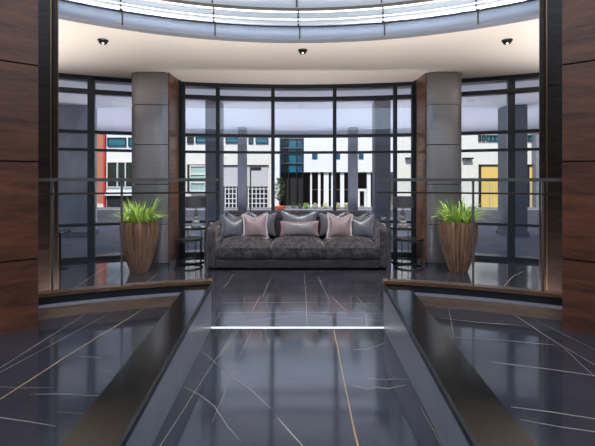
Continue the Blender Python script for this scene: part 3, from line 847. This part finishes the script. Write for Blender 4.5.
# white building on columns
b = empty('white_building', (0, 0, 0)); tag(b, 'white building on slim white columns outside, behind the sofa', 'building')
MB().box(PX(304), PX(396), D, D+6, PZ_(172), 9).build('upper_storey', M['white'], b)
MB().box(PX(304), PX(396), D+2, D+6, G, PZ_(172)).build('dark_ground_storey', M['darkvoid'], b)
for x0, x1 in ((312, 317.5), (336, 340), (358.5, 363.5)): rect('small_window', M['blueglass'], b, x0, x1, 153.5, 159, .03, .1)
for x0, x1 in ((310.3, 312), (318.2, 320.6), (324, 328.8), (331.4, 333.2), (340.6, 344.4), (367.5, 371), (376, 379)):
    MB().box(PX(x0), PX(x1), D+.1, D+.1+(PX(x1)-PX(x0)), G, PZ_(172)).build('white_column', M['white'], b)
MB().box(PX(310), PX(372), D+1.0, D+1.06, PZ_(190.5), PZ_(189.8)).build('handrail', M['greypanel'], b)
m = MB(); m.box(PX(359), PX(361.3), D+.5, D+.62, G, PZ_(189)).box(PX(366), PX(368.5), D+.5, D+.62, G, PZ_(189)).box(PX(359), PX(368.5), D+.49, D+.61, PZ_(191.5), PZ_(189)); m.build('door_frame', M['whiteframe'], b)
# building with yellow doors
b = empty('pale_building', (0, 0, 0)); tag(b, 'pale building with yellow doors seen through the right window', 'building')
rect('wall', M['cream'], b, 396.2, 620, TOP, 208, 0, 5)
for x0, x1 in ((411, 419), (427, 447), (478.5, 501.5), (526.5, 534)):
    o = rect('door', M['yellow'], b, x0+2, x1, 166, 207.5, .05, .1); o['label'] = 'yellow door'
    f = MB(); a, c = PX(x0), PX(x1+.6); f.box(a, a+.1, D-.09, D, G, PZ_(164.5)).box(a, c, D-.09, D, PZ_(166), PZ_(164.5)); f.build('door_frame', M['darkvoid'], o)
    MB().box(PX((x0+x1)/2-1.2), PX((x0+x1)/2-.4), D-.1, D-.04, PZ_(207), PZ_(183)).build('handle', M['greypanel'], o)
for x0, x1 in ((411.5, 418), (478.5, 480.5), (482, 485), (486.5, 499), (528, 545)): window(b, x0, x1, 135.5, 141, M['frame'], M['tealglass'], max(1, round((x1-x0)/4)), 1, .8)
rect('grey_wing', M['concrete'], b, 531.5, 640, TOP, 208, .4, .4)
rect('ledge', M['darkvoid'], b, 405, 412, 157.6, 158.6, .2, .2); rect('ledge', M['darkvoid'], b, 462, 472, 157.8, 159.2, .2, .2)
# street lamp, shrubs
t = empty('street_lamp', (-2.02, 17.2, G)); tag(t, 'slim street lamp with flat box head outside, left of the stair tower', 'street lamp')
MB().tube([(0, 0, 0), (0, 0, 1.92)], .028, 10).build('pole', M['chrome'], t, True)
MB().box(.0, .46, -.10, .10, 1.80, 1.95).build('lamp_head', M['steel'], t, bevel=.02)
MB().lathe([(.001, 0), (.08, 0), (.07, .05), (.001, .05)], 16).build('base', M['chrome'], t)
def shrub(name, x, y, z, r, h, n, m, label, cat, group=None, trunk=0, seed=1, ls=.05):
    rnd = random.Random(seed); e = empty(name, (x, y, z)); tag(e, label, cat, group)
    if trunk: MB().tube([(0, 0, 0), (.01, 0, trunk*.5), (-.01, 0, trunk)], [.035, .028, .02], 8).build('trunk', M['bark'], e, True)
    mb = MB()
    for k in range(n):
        a, t = rnd.uniform(0, 2*PI), rnd.random(); rr = r*math.sqrt(rnd.random())*(math.sin(PI*(.12+.8*t))**.6)
        p = Vector((rr*math.cos(a), rr*math.sin(a), trunk*.8+h*t)); mx = Matrix.Rotation(rnd.uniform(0, 6.28), 3, 'Z') @ Matrix.Rotation(rnd.uniform(-1.2, 1.2), 3, 'X')
        s = ls*rnd.uniform(.7, 1.3)
        q = [mx @ Vector(v) for v in ((-s, 0, 0), (0, -s*.5, s*.15), (s, 0, 0), (0, s*.5, s*.15))]
        mb.face([mb.bm.verts.new(p+v) for v in q])
    mb.build('foliage', m, e)
    return e
PV = G+.04
shrub('small_tree', -.86, 19.3, PV, .26, 1.1, 420, M['darkleaf'], 'small dark leafy tree in front of the glass stair tower', 'tree', None, .45, 4, .06)
SG = 'low plants at the foot of the white building'
for x, m, label, sd in ((-.2, 'darkleaf', 'low green shrub left of the slim white columns', 1), (.12, 'darkleaf', 'low green shrub between the stair tower and the first white column', 2), (.42, 'leaf', 'low bright green shrub in front of the first white column', 3),
                        (.85, 'flower', 'low pale flowering plant at the foot of the slim white columns', 5), (1.35, 'flower', 'low pale flowering plant in front of the wide white column', 6), (1.95, 'flower', 'low pale flowering plant at the foot of the rightmost slim column', 7), (2.35, 'flower', 'low pale flowering plant left of the white door frame', 9)):
    shrub('shrub', x, 19.45, PV, .14, .24, 110, M[m], label, 'plant', SG, 0, sd, .045)
o = MB().lathe([(.001, 0), (.24, 0), (.27, .12), (.25, .12), (.23, .06), (.001, .06)], 20, (0, 0, 0)).build('orange_planter_bowl', M['orange'], None, True); o.location = (-.85, 18.98, PV); tag(o, 'low orange bowl planter on the pavement beside the small tree', 'planter')

# ------------------------------------------------------------------ added fill lights
# unseen area lights added behind the kerbs and the sofa to brighten the ceiling
def strip(name, x, y, z, lx, ly, power, turn=0, col=(1, .93, .87), spread=110):
    o = light(name, 'AREA', (x, y, z), power, (PI, 0, turn), col, shape='RECTANGLE', size=lx, size_y=ly)
    o.data.spread = math.radians(spread); return o
for s in (-1, 1):
    for d in (13, 19, 25):
        a = s*math.radians(d)
        strip('kerb_fill_light', KC[0]+4.86*math.sin(a), KC[1]+4.86*math.cos(a), .02, .42, .05, UP, -a)
    strip('corner_fill_light', s*4.2, 4.6, .02, 1.6, .1, UP*2, 0, spread=70)  # added fill, lifts the ceiling towards the sides
for x in (-.9, 0, .9): strip('sofa_fill_light', x, 7.1, .02, .85, .05, UP*.6, spread=160)
for s in (-1, 1): strip('canopy_fill_light', s*4.6, 7.4, G+.02, 2.4, .1, OUT*.5, -s*.5, (.92, .93, 1), 150)  # added fill lights under the canopy, they brighten its soffit
for x in (-1.2, 1.2): strip('canopy_fill_light', x, 7.75, G+.02, 1.6, .1, OUT*.3, 0, (.92, .93, 1), 150)
for x in (-6, -2, 2, 6):
    for y in (10.6, 13.2): strip('canopy_fill_light', x, y, G+.02, 3.2, .3, OUT, 0, (.92, .93, 1), 120)
